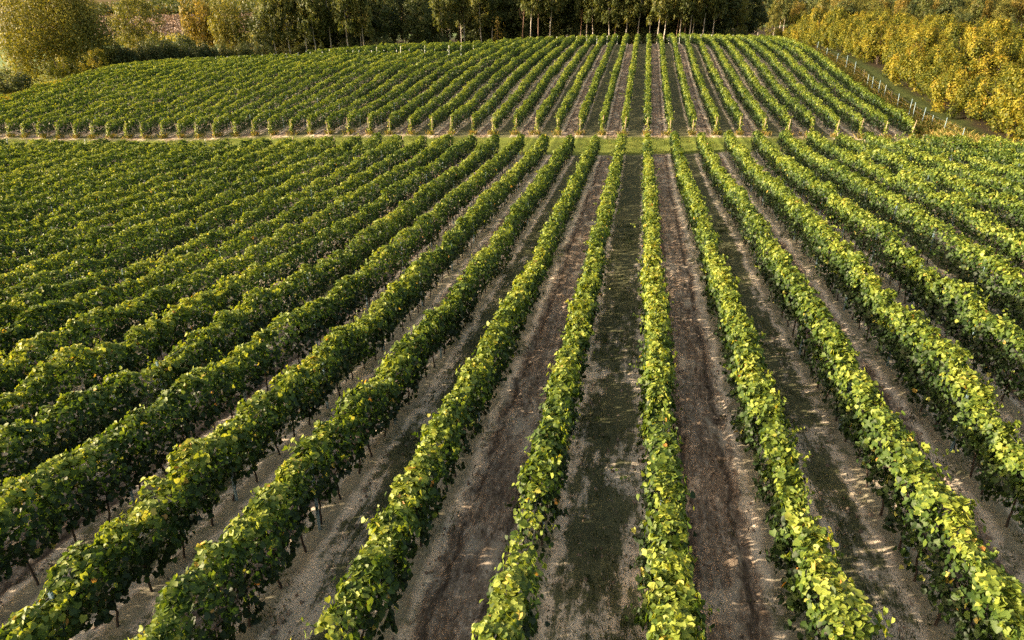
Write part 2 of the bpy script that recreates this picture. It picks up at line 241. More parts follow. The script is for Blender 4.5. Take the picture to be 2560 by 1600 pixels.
def ground_mat():
    m, t, out = newmat('vineyard_ground'); N, L = t.nodes, t.links
    def math_(op, a, b=None, c=None, clamp=False):
        n = N.new('ShaderNodeMath'); n.operation = op; n.use_clamp = clamp
        for i, v in enumerate((a, b, c)):
            if v is None: continue
            if isinstance(v, (int, float)): n.inputs[i].default_value = v
            else: L.new(v, n.inputs[i])
        return n.outputs[0]
    def noise(vec, scale, detail=4, rough=.55, stretch=(1, 1, 1)):
        mp = N.new('ShaderNodeMapping'); mp.inputs['Scale'].default_value = stretch; L.new(vec, mp.inputs[0])
        n = N.new('ShaderNodeTexNoise'); n.inputs['Scale'].default_value = scale; n.inputs['Detail'].default_value = detail; n.inputs['Roughness'].default_value = rough
        L.new(mp.outputs[0], n.inputs[0]); return n.outputs[0]
    def step(x, lo, hi):
        n = N.new('ShaderNodeMapRange'); n.interpolation_type = 'SMOOTHSTEP'; n.inputs[1].default_value = lo; n.inputs[2].default_value = hi; L.new(x, n.inputs[0]); return n.outputs[0]
    def mix(f, a, b):
        n = N.new('ShaderNodeMix'); n.data_type = 'RGBA'
        if isinstance(f, (int, float)): n.inputs[0].default_value = f
        else: L.new(f, n.inputs[0])
        for i, v in ((6, a), (7, b)):
            if isinstance(v, tuple): n.inputs[i].default_value = (*v, 1)
            else: L.new(v, n.inputs[i])
        return n.outputs[2]
    ge = N.new('ShaderNodeNewGeometry'); P = ge.outputs['Position']
    se = N.new('ShaderNodeSeparateXYZ'); L.new(P, se.inputs[0]); X, Y = se.outputs[0], se.outputs[1]
    wob = noise(P, 1.3, 3); Xw = math_('ADD', X, math_('MULTIPLY', math_('SUBTRACT', wob, .5), .55))
    f = math_('FRACT', math_('DIVIDE', math_('SUBTRACT', Xw, X0), SP))
    rd = math_('MULTIPLY', math_('MINIMUM', f, math_('SUBTRACT', 1.0, f)), SP)            # distance from the nearest row
    odd = math_('GREATER_THAN', math_('FRACT', math_('DIVIDE', math_('SUBTRACT', X, X0), SP * 2)), .5)
    n1 = noise(P, 3.0, 10, .74); n2 = noise(P, 22, 4, .6); n3 = noise(P, .45, 4, .6); ny = noise(P, 5.0, 9, .74, (1, .14, 1)); ny2 = noise(P, 11, 7, .75, (1, .45, 1))
    big = noise(P, .35, 3, .5, (1, .45, 1))
    # bare pale soil
    soil = ramp(t, [(.28, (.20, .14, .10)), (.37, (.55, .42, .31)), (.46, (.80, .65, .50)), (.60, (.88, .75, .60))]); L.new(math_('ADD', math_('MULTIPLY', n1, .65), math_('MULTIPLY', n2, .35)), soil.inputs[0])
    # tilled brown straw
    tl = ramp(t, [(.36, (.075, .050, .036)), (.44, (.19, .135, .098)), (.52, (.34, .255, .19)), (.62, (.70, .56, .45))]); L.new(math_('ADD', math_('MULTIPLY', ny, .5), math_('MULTIPLY', ny2, .5)), tl.inputs[0])
    # grass
    gr = ramp(t, [(.32, (.020, .029, .009)), (.5, (.048, .066, .018)), (.66, (.13, .14, .045))]); L.new(math_('ADD', math_('MULTIPLY', n2, .5), math_('MULTIPLY', n1, .5)), gr.inputs[0])
    # lane composition
    m_t = step(math_('ADD', rd, math_('MULTIPLY', math_('SUBTRACT', n1, .5), .6)), .40, .60)     # tilled strip
    c_t = mix(m_t, soil.outputs[0], tl.outputs[0])
    rut = math_('MULTIPLY', step(math_('ABSOLUTE', math_('SUBTRACT', math_('ADD', rd, math_('MULTIPLY', math_('SUBTRACT', noise(P, .5, 3, .5, (1, .2, 1)), .5), .25)), .74)), .10, .03), .65)
    c_t = mix(rut, c_t, (.055, .038, .028))
    paleband = math_('MULTIPLY', step(noise(P, 1.1, 5, .6, (1, .35, 1)), .54, .66), .55)
    c_t = mix(paleband, c_t, soil.outputs[0])
    farg = step(Y, 22, 60)                                                                    # grass gets fuller up the slope
    gcov = math_('ADD', math_('MULTIPLY', math_('SUBTRACT', noise(P, .9, 6, .62, (1.3, .40, 1)), .5), 2.4), math_('ADD', math_('MULTIPLY', farg, .40), math_('MULTIPLY', step(Y, 8, 24), .16)))
    gl = math_('MULTIPLY', step(math_('ADD', gcov, math_('ADD', math_('MULTIPLY', rd, .30), math_('MULTIPLY', math_('SUBTRACT', math_('ADD', n1, ny), 1.0), 1.5))), -.04, .34), step(math_('ADD', rd, math_('MULTIPLY', math_('SUBTRACT', n1, .5), .7)), .34, .52))
    upg = step(Y, 76, 80)
    gl = math_('MAXIMUM', gl, math_('MULTIPLY', upg, math_('MULTIPLY', .93, step(rd, .25, .45))))
    gl = math_('MULTIPLY', gl, .9)
    c_g = mix(gl, soil.outputs[0], gr.outputs[0])
    lanec = mix(odd, c_t, c_g)
    weeds = math_('MAXIMUM', math_('MULTIPLY', step(n3, .48, .58), step(n1, .45, .54)), math_('MULTIPLY', step(math_('ADD', rd, math_('MULTIPLY', n1, -.3)), .22, .02), .75)); lanec = mix(math_('MULTIPLY', weeds, math_('MULTIPLY', math_('SUBTRACT', 1.0, m_t), .85)), lanec, gr.outputs[0])
    # meadow / headland
    md = ramp(t, [(.28, (.055, .085, .014)), (.50, (.13, .165, .028)), (.68, (.20, .21, .045)), (.85, (.33, .26, .09))]); L.new(math_('ADD', math_('MULTIPLY', noise(P, 2.2, 7, .65, (.35, 1, 1)), .6), math_('MULTIPLY', n3, .4)), md.inputs[0])
    mdd = mix(step(X, 32.5, 34), md.outputs[0], gr.outputs[0])  # grass lane by the fence darkened: its shade is put into the colour
    farc = N.new('ShaderNodeMix'); farc.data_type = 'RGBA'
    L.new(step(Y, 200, 240), farc.inputs[0]); L.new(mdd, farc.inputs[6])
    ff = ramp(t, [(.3, (.12, .19, .07)), (.7, (.19, .27, .11))]); L.new(noise(P, .04, 6, .6, (1, .3, 1)), ff.inputs[0]); L.new(ff.outputs[0], farc.inputs[7])
    hill = mix(step(Y, 430, 470), farc.outputs[2], (.20, .15, .125))
    va = N.new('ShaderNodeAttribute'); va.attribute_name = 'vine'; wa = N.new('ShaderNodeAttribute'); wa.attribute_name = 'wood'
    col = mix(va.outputs['Fac'], hill, lanec)
    wf = ramp(t, [(.3, (.020, .016, .010)), (.7, (.060, .045, .028))]); L.new(n1, wf.inputs[0])
    col = mix(wa.outputs['Fac'], col, wf.outputs[0])
    p = N.new('ShaderNodeBsdfPrincipled'); p.inputs['Roughness'].default_value = .95; p.inputs['Specular IOR Level'].default_value = .12
    L.new(col, p.inputs['Base Color'])
    bu = N.new('ShaderNodeBump'); bu.inputs['Strength'].default_value = 1.0; bu.inputs['Distance'].default_value = .10
    L.new(math_('ADD', math_('MULTIPLY', n1, .7), math_('MULTIPLY', ny2, .5)), bu.inputs['Height']); L.new(bu.outputs[0], p.inputs['Normal'])
    L.new(p.outputs[0], out.inputs[0]); return m
GROUND = ground_mat()
build_ground()
# ---------------------------------------------------------------- vine rows
CY, SY, CP_, SP_ = math.cos(YAW), math.sin(YAW), math.cos(PITCH), math.sin(PITCH)
def in_view(X, Y, Z, mx=.12, my=.12, pad=2.0):
    """rough test whether a spot of the vineyard lies in or near the view, to skip rows the photo cannot show"""
    z = Z - ZO; fwd = -X * SY + Y * CY; u = X * CY + Y * SY
    d = fwd * CP_ - z * SP_; v = -(fwd * SP_ + z * CP_)
    return (d > .5) & (np.abs(u) < d * .7314 * (1 + mx) + pad) & (np.abs(v) < d * .4571 * (1 + my) + pad), d
def lod(d):
    s = np.where(d < 16, .112, np.clip(.112 + (d - 16) * .00120, .112, .30))
    cov = np.interp(d, [8, 25, 60, 120], [1.65, 1.55, 1.4, 1.3])
    return s, 3.1 * cov / (.52 * s * s)
def row_mesh(k, y0, y1, seed, block):
    rng = np.random.default_rng(seed); xc = X0 + k * SP
    ym = np.arange(y0, y1, .5) + .25; g = hz(np.full(len(ym), xc), ym)
    vis, d = in_view(np.full(len(ym), xc), ym, g + 1.3)
    vis |= in_view(np.full(len(ym), xc + 5.0), ym, g)[0]                 # rows just outside whose shade falls into view
    ym, d, g = ym[vis], d[vis], g[vis]
    if len(ym) == 0: return None
    s_, n_ = lod(d); cnt = rng.poisson(n_ * .5)
    if block == 'up': cnt = (cnt * .92).astype(int)
    y = np.repeat(ym, cnt) + rng.uniform(-.25, .25, cnt.sum()); s = np.repeat(s_, cnt); dd = np.repeat(d, cnt); n = len(y)
    wig = lambda a, f, o: (vn(y * f, np.full(n, k * 7.3), o + seed % 50) - .5) * 2 * a
    cx = xc + wig(.07, .35, 1); H = 2.06 + wig(.20, .42, 12) + wig(.20, .95, 2) + wig(.19, 2.9, 3); Wd = .19 + wig(.06, .8, 4) + wig(.06, 2.9, 5); Bt = (.60 if block == 'low' else .43) + wig(.22, .7, 6) + wig(.24, 2.3, 7)
    end = np.minimum(np.minimum(y - y0, y1 - y) / .9, 1); H = H - (1 - end) * .25; Wd = Wd * (.65 + .35 * end)
    thin = vn(y * .55, np.full(n, k * 3.1), 11 + seed % 50); keep = rng.uniform(size=n) > np.clip((thin - .80) * 5, 0, .88)
    r = rng.uniform(size=n); u = rng.uniform(size=n); sg = np.where(rng.uniform(size=n) < .5, -1., 1.)
    top = r < .30; inn = r > .86
    zz = Bt + (H - Bt) * u ** .9
    prof = Wd * (.84 + .28 * np.sin(np.clip((zz - Bt) / (H - Bt), 0, 1) * math.pi * .9))
    lump = (vn(y * 3.3, zz * 3.0, 20 + seed % 90 + 5 * (k % 3)) - .5) * .36 + (vn(y * 7.5, zz * 7, 21 + sg * 3) - .5) * .16
    x = sg * (prof + lump * 1.0 + np.abs(rng.normal(size=n)) * .03)
    ragged = rng.uniform(size=n) < .11; x = np.where(ragged, x * 1.35, x)
    N = np.stack([sg * .9 + rng.normal(size=n) * .35, rng.normal(size=n) * .5, .45 + rng.normal(size=n) * .35], 1)
    xt = rng.uniform(-1, 1, n) * (Wd + .05); tl = (vn(y * 3.6, xt * 3.6, 31 + seed % 40) - .5) * .30
    zt = H + tl - (xt / (Wd + .1)) ** 2 * .10 - rng.exponential(.05, n) * .8
    x = np.where(top, xt, x); zz = np.where(top, zt, zz)
    N[top] = np.stack([rng.normal(size=n) * .45 + xt * 1.2, rng.normal(size=n) * .45, np.ones(n)], 1)[top]
    x = np.where(inn, rng.uniform(-1, 1, n) * Wd * .8, x); zz = np.where(inn, Bt + (H - Bt) * u, zz)
    N[inn] = rng.normal(size=(n, 3))[inn]
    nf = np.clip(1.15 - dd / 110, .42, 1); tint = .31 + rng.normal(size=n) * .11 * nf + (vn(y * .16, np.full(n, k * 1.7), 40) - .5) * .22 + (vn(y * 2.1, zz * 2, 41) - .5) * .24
    young_lit = np.clip((zz - (H - .42)) / .4, 0, 1); tint += young_lit * .30 - .19 * np.clip((H - .50 - zz) / .5, 0, 1)  # new leaves paler; sunlit tops and shaded lower sides also put into the tint
    if block == 'up': tint += .02
    tint = np.where(rng.uniform(size=n) < .018 * nf ** 3, .78 + rng.uniform(size=n) * .22, tint)
    P = np.stack([cx + x, y, zz], 1); ss = s * rng.uniform(.62, 1.2, n)
    P, N, ss, tint, dd = P[keep], N[keep], ss[keep], tint[keep], dd[keep]
    # leafy shoots that stand out of the top and the sides
    ns = int(len(ym) * (1.5 if block == 'low' else 1.0)); iy = rng.integers(0, len(ym), ns); sy = ym[iy] + rng.uniform(-.25, .25, ns)
    sx = rng.normal(size=ns) * .16; ln = rng.uniform(.12, .42, ns); side = rng.uniform(size=ns) < .35
    dirx = np.where(side, np.sign(sx) * rng.uniform(.5, 1.2, ns), rng.normal(size=ns) * .3); diry = rng.normal(size=ns) * .45
    sz0 = np.where(side, rng.uniform(1.3, 1.8, ns), 1.86 + (vn(sy * .9, np.full(ns, k * 7.3), 2 + seed % 50) - .5) * .3)
    m = 7; tt = np.tile(np.linspace(.1, 1, m), ns); rp = lambda a: np.repeat(a, m)
    sd = d[iy]; ssz = lod(sd)[0]
    okm = rp(sd) < 130
    SPp = np.stack([xc + rp(sx) * np.where(rp(side), 1.7, 1) + rp(dirx * ln) * tt, rp(sy) + rp(diry * ln) * tt, rp(sz0) + rp(ln) * tt * np.where(rp(side), .35, 1.0)], 1) + rng.normal(size=(ns * m, 3)) * .03
    SN = np.stack([rng.normal(size=ns * m), rng.normal(size=ns * m), .6 + rng.normal(size=ns * m) * .5], 1)
    st = .62 + rng.normal(size=ns * m) * .12
    P = np.concatenate([P, SPp[okm]]); N = np.concatenate([N, SN[okm]]); ss = np.concatenate([ss, (rp(ssz) * (1.0 - .5 * tt) * .85)[okm]]); tint = np.concatenate([tint, st[okm]]); dd = np.concatenate([dd, rp(sd)[okm]])
    if block == 'up' and k > -34:
        y0e = y0                                        # yellowed shoots trained down the near end post
        ne = int(rng.uniform(40, 120)); tz = rng.uniform(0, 1, ne)
        P = np.concatenate([P, np.stack([xc + rng.normal(size=ne) * .10, y0 - .05 - .25 * (1 - tz) + rng.normal(size=ne) * .12, .45 + tz * 1.35], 1)])
        N = np.concatenate([N, np.stack([rng.normal(size=ne) * .6, -np.ones(ne), rng.normal(size=ne) * .5], 1)]); ss = np.concatenate([ss, np.full(ne, .17)]); tint = np.concatenate([tint, .66 + rng.normal(size=ne) * .12]); dd = np.concatenate([dd, np.full(ne, 90.)])
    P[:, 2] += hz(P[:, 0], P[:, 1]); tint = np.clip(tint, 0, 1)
    nr = dd < 30; parts = []
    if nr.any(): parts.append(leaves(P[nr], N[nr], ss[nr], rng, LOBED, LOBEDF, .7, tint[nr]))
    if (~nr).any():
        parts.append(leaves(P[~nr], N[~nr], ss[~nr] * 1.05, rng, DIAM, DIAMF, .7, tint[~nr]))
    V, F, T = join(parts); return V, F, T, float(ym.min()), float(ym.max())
def post_mesh(name, h, kind, lean):
    b = MB()
    if kind == 'steel':                                                   # open C-section steel post
        b.box((0, -.022, -.3), .055, .006, h + .3); b.box((-.025, .001, -.3), .005, .04, h + .3); b.box((.025, .001, -.3), .005, .04, h + .3)
    else:
        z = np.linspace(-.3, h, 5); b.tube(np.stack([z * 0, z * lean, z], 1), np.linspace(.055, .045, 5) * (1.1 if kind == 'white' else 1.0), 7)
    return b.build(name, {'steel': STEEL, 'wood': WOOD, 'white': WHITE}[kind], smooth=kind != 'steel')
POST = post_mesh('post', 1.85, 'steel', 0); ENDW = post_mesh('end_post', 1.95, 'wood', -.22); ENDF = post_mesh('end_post', 1.95, 'wood', .18)
ENDWH = post_mesh('end_post', 2.15, 'white', .12)
def trunk_mesh(seed):
    r = np.random.default_rng(seed); b = MB(); z = np.linspace(-.05, .92, 7); off = np.cumsum(r.normal(size=(7, 2)) * .018, 0); off -= off[0]
    b.tube(np.stack([off[:, 0], off[:, 1], z], 1), np.array([.034, .027, .024, .025, .022, .024, .020]), 6)
    for sg in (-1, 1):                                                    # the two arms on the wire
        a = off[-1]; b.tube(np.array([[a[0], a[1], .88], [a[0], a[1] + sg * .14, .96], [a[0] * .5, a[1] + sg * .34, .97]]), np.array([.018, .015, .009]), 5)
    return b.build('trunk', VBARK)
TRUNKS = [trunk_mesh(s) for s in range(7)]
ORD = ['', 'first', 'second', 'third', 'fourth', 'fifth', 'sixth', 'seventh', 'eighth', 'ninth', 'tenth', 'eleventh', 'twelfth', 'thirteenth', 'fourteenth', 'fifteenth', 'sixteenth', 'seventeenth', 'eighteenth', 'nineteenth', 'twentieth']
def ordn(n):
    if n <= 20: return ORD[n]
    t = {2: 'twenty', 3: 'thirty', 4: 'forty'}[n // 10]
    return {20: 'twentieth', 30: 'thirtieth', 40: 'fortieth'}[n] if n % 10 == 0 else t + '-' + ORD[n % 10]
def vine_row(k, y0, y1, block):
    seed = 1000 + k * 13 + {'low': 0, 'up': 5000, 'far': 9000}[block]
    res = row_mesh(k, y0, y1, seed, block)
    if res is None: return
    V, F, T, ya, yb = res; xc = X0 + k * SP; rng = np.random.default_rng(seed + 7)
    if len(V) < 200: return
    base = np.array([xc, max(y0, ya - .3), h1(xc, max(y0, ya - .3))])
    root = link('vine_row', None, None, base)
    if block == 'low':
        pos = 'middle vine row of the near block, seen almost end on' if k == 0 else '%s vine row %s of the middle row in the near block' % (ordn(abs(k)), 'right' if k > 0 else 'left')
        grp = 'vine rows of the near block'
    elif block == 'up':
        pos = 'middle vine row climbing the slope beyond the grass strip' if k == 0 else '%s vine row %s of the middle row beyond the grass strip' % (ordn(abs(k)), 'right' if k > 0 else 'left')
        grp = 'vine rows climbing the slope beyond the grass strip'
    else:
        pos = ('%s short vine row %s of the middle on the crest by the wood' % (ordn(abs(k)), 'right' if k > 0 else 'left')) if k else 'middle short vine row on the crest at the foot of the wood'
        grp = 'short vine rows on the crest before the wood'
    tag(root, pos, 'vine row', grp)
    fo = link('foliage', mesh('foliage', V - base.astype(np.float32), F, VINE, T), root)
    # trunks and posts: objects of their own where the photo shows them, one mesh further off
    ty = np.arange(max(y0, ya) + .4, yb, 1.05); ty = ty + rng.normal(size=len(ty)) * .08
    tg = hz(np.full(len(ty), xc), ty); dist = np.hypot(xc, ty)
    far = MB(); cnt = 0
    if block == 'low':
        for y, z, dd in zip(ty, tg, dist):
            if dd < 42 and cnt < 60 and in_view(np.array([xc]), np.array([y]), np.array([z]), .02, .02, .5)[0][0]:
                o = link('trunk', TRUNKS[rng.integers(7)], root, (rng.normal() * .03, y - base[1], z - base[2])); o.rotation_euler = (rng.normal() * .05, rng.normal() * .05, rng.choice([0, math.pi]) + rng.normal() * .15); s = rng.uniform(.9, 1.1); o.scale = (1, 1, s); cnt += 1
            elif dd < 70: far.tube([(rng.normal() * .03, y - base[1], z - base[2] - .05), (rng.normal() * .04, y - base[1], z - base[2] + .9)], .025, 4)
    elif block == 'up':
        for y, z, dd in zip(ty, tg, dist):
            if y < 110: far.tube([(rng.normal() * .03, y - base[1], z - base[2] - .05), (rng.normal() * .04, y - base[1], z - base[2] + .85)], .028, 4)
    if far.n:
        f_ = link('trunk', far.build('trunk', VBARK), root); f_['kind'] = 'stuff'
    py = np.arange(y0 + 3.4 + (k % 3) * .4, y1 - 2, 5.2)
    for y in py:
        if not (ya - .5 < y < yb + .5): continue
        z = h1(xc, y); dd = math.hypot(xc, y)
        if dd > (75 if block == 'low' else 112) or block == 'far': continue
        o = link('post', POST, root, (rng.normal() * .02, y - base[1], z - base[2])); o.rotation_euler = (rng.normal() * .012, rng.normal() * .012, 0)
    if block == 'up':
        if k > -34:
            e = link('end_post', ENDW, root, (0, y0 - .10 - base[1], h1(xc, y0) - base[2])); e.rotation_euler = (rng.normal() * .09, rng.normal() * .04, 0); e.scale = (.85, .85, rng.uniform(.85, 1.08))
        if k < -13 and yb > y1 - 2: link('end_post', ENDWH, root, (0, y1 - base[1], h1(xc, y1) - base[2]))
    if block == 'low' and yb > y1 - 1.5:
        link('end_post', ENDWH if k in (-19, -25, -29, -14) else ENDF, root, (0, y1 - .1 - base[1], h1(xc, y1) - base[2]))
    if block == 'far' and (k % 2 == 0 or k > -17): link('end_post', ENDWH, root, (0, y0 - base[1], h1(xc, y0) - base[2]))
    if block == 'low' and abs(k) < 9:                                     # trellis wires
        wy = np.arange(ya, yb, 1.5); wb = MB()
        for zz, xo in ((.95, 0), (1.35, .06), (1.35, -.06), (1.8, .05)):
            wb.tube(np.stack([np.full(len(wy), xo), wy - base[1], hz(np.full(len(wy), xc), wy) + zz - base[2]], 1), .0028, 3)
        link('wire', wb.build('wire', WIREM), root)
jr = random.Random(3)
for k in range(-34, 13):
    vine_row(k, -2.0, (71.3 if k > -30 else 70.2) + jr.uniform(-.45, .45), 'low')
for k in range(-39, 12):
    vine_row(k, (82.2 if k > -12 else 81.4) + jr.uniform(-.4, .3), (181.0 if k > 3 else 179.5) if k >= -13 else 137.5 + (k + 13) * .05, 'up')
for k in range(-28, 9):
    y0 = 148.5 + (k + 14) * .2 if k < -13 else 187.5
    vine_row(k, y0, y0 + (19 if k < -13 else 9), 'far')
# ---------------------------------------------------------------- trees: prototypes with a trunk (limbs included) and a leafy crown
def crown(seed, H, zb, rx, ncl, per, ls, style='round', lean=(0, 0)):
    """clumps of leaf-sized faces spread through the crown volume, uneven outline; returns arrays + clump centres"""
    rng = np.random.default_rng(seed); C = []; hh = (H - zb) / 2; zc = zb + hh
    while len(C) < ncl:
        p = rng.uniform(-1, 1, 3); q = np.linalg.norm(p)
        if q > 1 or q < .35 * rng.uniform(): continue
        if rng.uniform() > .35 + .65 * q: continue
        tz = p[2]
        if style == 'cone': w_ = np.clip(1.05 - (tz + 1) / 2, .08, 1)
        elif style == 'shrub': w_ = 1.0 if tz < 0 else math.sqrt(1 - tz * tz * .75)
        else: w_ = 1.0
        xy = p[:2] / (math.sqrt(max(1 - tz * tz, .05)) if style != 'round' else 1.0)
        c = np.array([xy[0] * rx * w_, xy[1] * rx * w_, zc + tz * hh])
        c[:2] *= rng.uniform(.75, 1.12); c[0] += lean[0] * c[2]; c[1] += lean[1] * c[2]
        C.append(c)
    C = np.array(C); cr = rx * rng.uniform(.16, .34, ncl); 
    if style == 'cone': cr *= .6
    P, N, S, T = [], [], [], []
    for c, r_ in zip(C, cr):
        n = int(per * (r_ / (rx * .25)) ** 2 * rng.uniform(.6, 1.3)); d = rng.normal(size=(n, 3)); d /= np.linalg.norm(d, axis=1)[:, None]
        rad = r_ * rng.uniform(.35, 1.08, n) ** .6; ax = np.array([1, 1, .75])
        if style == 'shrub': ax = np.array([.8, .8, 1.25])
        if style == 'weep':
            d[:, 2] = np.abs(d[:, 2]) * .6; ax = np.array([1, 1, .8])
        pp = c + d * rad[:, None] * ax
        if style == 'weep': pp[:, 2] -= rng.uniform(0, 1, n) ** 1.3 * r_ * 2.6
        P.append(pp); N.append(d + np.array([0, 0, .55]) + rng.normal(size=(n, 3)) * .45)
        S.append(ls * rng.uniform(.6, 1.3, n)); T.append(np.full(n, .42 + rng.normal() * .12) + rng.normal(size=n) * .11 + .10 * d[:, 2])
    n = int(per * ncl * .06); d = rng.normal(size=(n, 3)); d /= np.linalg.norm(d, axis=1)[:, None]         # stray sprays outside the clumps
    P.append(np.array([0, 0, zc]) + d * np.array([rx, rx, hh]) * rng.uniform(.9, 1.15, n)[:, None] + np.array([lean[0], lean[1], 0]) * zc); N.append(d); S.append(np.full(n, ls * .8)); T.append(.5 + rng.normal(size=n) * .1)
    P = np.concatenate(P); keep = P[:, 2] > .1
    P, N, S, T = P[keep], np.concatenate(N)[keep], np.concatenate(S)[keep], np.concatenate(T)[keep]
    if style == 'shrub':                                                                        # upright sprays
        m = len(P) // 6; i = rng.integers(0, len(P), m); q = P[i] + np.stack([rng.normal(size=m) * .1, rng.normal(size=m) * .1, rng.uniform(0, .5, m)], 1)
        P = np.concatenate([P, q]); N = np.concatenate([N, N[i]]); S = np.concatenate([S, S[i] * .8]); T = np.concatenate([T, T[i] + .08])
    sh = SLIM if style == 'weep' else DIAM
    if style == 'weep': S = S * 2.4
    V, F, T = leaves(P, N, S, rng, sh, DIAMF, 1.6 if style == 'weep' else .4, np.clip(T, 0, 1))
    return (V, F, T), C
def trunk(seed, H, r0, C, zb, rx, mat, bend=.3, stems=1, lean=(0, 0), nb=10):
    rng = np.random.default_rng(seed + 99); b = MB()
    for s in range(stems):
        n = 9; z = np.linspace(-.4, H * .9, n); o = np.cumsum(rng.normal(size=(n, 2)) * bend * H / 60, 0); o -= o[0]
        if stems > 1:
            a = s * 2 * math.pi / stems + rng.uniform(0, 1); o += np.outer(np.clip(z, 0, None) * .16, [math.cos(a), math.sin(a)]) + np.array([math.cos(a), math.sin(a)]) * r0 * .8
        o += np.outer(np.clip(z, 0, None), lean)
        rr = r0 * (1 - np.linspace(0, .85, n)) / (1 if stems == 1 else 1.3); rr[0] *= 1.35
        pts = np.c_[o, z]; b.tube(pts, rr, 7)
        for c in C[rng.permutation(len(C))[:nb]]:
            t = np.clip((c[2] - rng.uniform(.15, .4) * H * .5) / (H * .9), .12, .9); j = t * (n - 1); j0 = int(j); p0 = pts[j0] + (pts[min(j0 + 1, n - 1)] - pts[j0]) * (j - j0)
            md = (p0 + c) / 2 + np.array([0, 0, -.03 * H]) + rng.normal(size=3) * .02 * H
            b.tube(np.array([p0, md, c]), np.array([.34, .22, .07]) * r0 * (1.0 - t * .5), 5)
    return b.build('trunk', mat)
PROTO = {}
def proto(key, seed, H, zb, rx, ncl, per, ls, mat, bark, r0, style='round', **kw):
    lean = kw.pop('lean', (0, 0))
    (V, F, T), C = crown(seed, H, zb, rx, ncl, per, ls, style, lean)
    PROTO[key] = (mesh('crown', V, F, mat, T), trunk(seed, H, r0, C, zb, rx, bark, lean=lean, **kw))
for i in range(4): proto('hazel%d' % i, 10 + i, (5.4, 4.7, 6.0, 5.2)[i], .1, (2.8, 3.1, 2.7, 3.4)[i], 30, 150, .21, HAZEL, BARKD, .09, 'shrub', stems=4, nb=4)
for i in range(2): proto('bush%d' % i, 20 + i, 6.0, .1, 3.4, 60, 90, .26, DARKL, BARKD, .09, 'shrub', stems=4, nb=4)
for i in range(3): proto('oak%d' % i, 30 + i, 15.5, 2.0, 4.6, 95, 75, .42, DARKL, BARKD, .26)
for i in range(4): proto('birch%d' % i, 40 + i, 17.0, 5.5 + i * .7, 2.7, 60, 48, .30, BIRCHL, BARKW, .17, 'weep', lean=((.03, .0), (-.04, .01), (.0, 0), (.06, 0))[i])
for i in range(2): proto('pine%d' % i, 50 + i, 17.0, 9.0, 2.4, 34, 50, .34, DARKL, BARKP, .17, lean=((.03, 0), (-.02, 0))[i])
proto('golden', 60, 17.0, 3.0, 3.9, 85, 70, .27, GOLDL, BARKW, .22, 'weep')
proto('weeping', 61, 17.5, .8, 4.3, 110, 75, .27, WILLOWL, BARKW, .24, 'weep', stems=2)
proto('willow', 62, 17.0, .1, 10.2, 210, 190, .32, WILLOWL, BARKD, .40, 'shrub', stems=5, nb=8)
proto('pale', 63, 15.5, 1.5, 5.4, 90, 95, .33, WILLOWL, BARKD, .28, stems=2)
proto('poplar', 64, 15.0, .4, 3.2, 75, 80, .30, WILLOWL, BARKD, .2, 'shrub', stems=2)
for i in range(2): proto('spruce%d' % i, 70 + i, 15.0, .8, 3.4, 120, 45, .34, DARKL, BARKD, .2, 'cone')
proto('larch', 75, 8.0, .6, 2.2, 70, 34, .22, GOLDL, BARKP, .10, 'cone')
proto('brush', 76, 3.0, .1, 3.0, 40, 60, .34, BRUSHL, BARKD, .05, 'shrub', stems=4, nb=4)
def plant(name, key, x, y, s, label, cat, group=None, rot=None, sz=None, dz=0):
    cr, tr = PROTO[key]; r = random.Random(int(x * 131 + y * 17)); o = link(name, None, None, (x, y, h1(x, y) + dz))
    o.rotation_euler = (0, 0, r.uniform(0, 6.28) if rot is None else rot); o.scale = (s, s, s * (sz or 1))
    tag(o, label, cat, group); link('crown', cr, o); link('trunk', tr, o); return o
rnd = random.Random(5)
# --- left: willow, bushes, birches
plant('willow_tree', 'willow', -120.3, 138, 1.04, 'huge spreading olive-green willow at the far left behind the vineyard corner', 'tree', sz=1.14)
plant('willow_tree', 'pale', -134, 183, 1.12, 'pale yellow-green willow standing between the huge willow and the golden birch', 'tree', sz=1.15)
plant('bush', 'bush0', -105.6, 108, 1.15, 'dark round bush at the left edge beside the last vine row', 'bush', sz=.62)
plant('bush', 'hazel1', -106.0, 121, 1.05, 'olive bush in front of the huge willow, the left one of a close pair', 'bush', sz=.95)
plant('bush', 'hazel2', -104.5, 128, .98, 'olive bush in front of the huge willow, the right one of a close pair', 'bush', sz=.85)
bx = [(-116, 142, .9), (-112, 147, 1.0), (-110, 152, 1.15), (-106, 153, 1.05), (-104, 157, 1.1), (-101.5, 159, .95), (-98, 162, .9), (-94, 164, .85), (-92, 170, .95), (-118, 150, 1.2), (-113, 158, 1.35), (-107, 163, 1.3)]
for i, (x, y, s) in enumerate(bx):
    plant('bush', 'bush%d' % (i % 2), x, y, s, '%s dark green bush from the left in the thicket between the willow and the birches' % ordn(i + 1), 'bush', 'dark bushes in the thicket left of the wood')
plant('birch_tree', 'golden', -110.2, 174, 1.0, 'golden-leaved birch with forked white trunk, leftmost of the birches', 'tree', sz=1.1)
plant('birch_tree', 'golden', -106.2, 179, .9, 'orange-tinted birch just right of the golden forked birch', 'tree', rot=2.1)
plant('birch_tree', 'weeping', -100.5, 172, 1.0, 'large weeping birch with long hanging green branches beside the golden birches', 'tree')
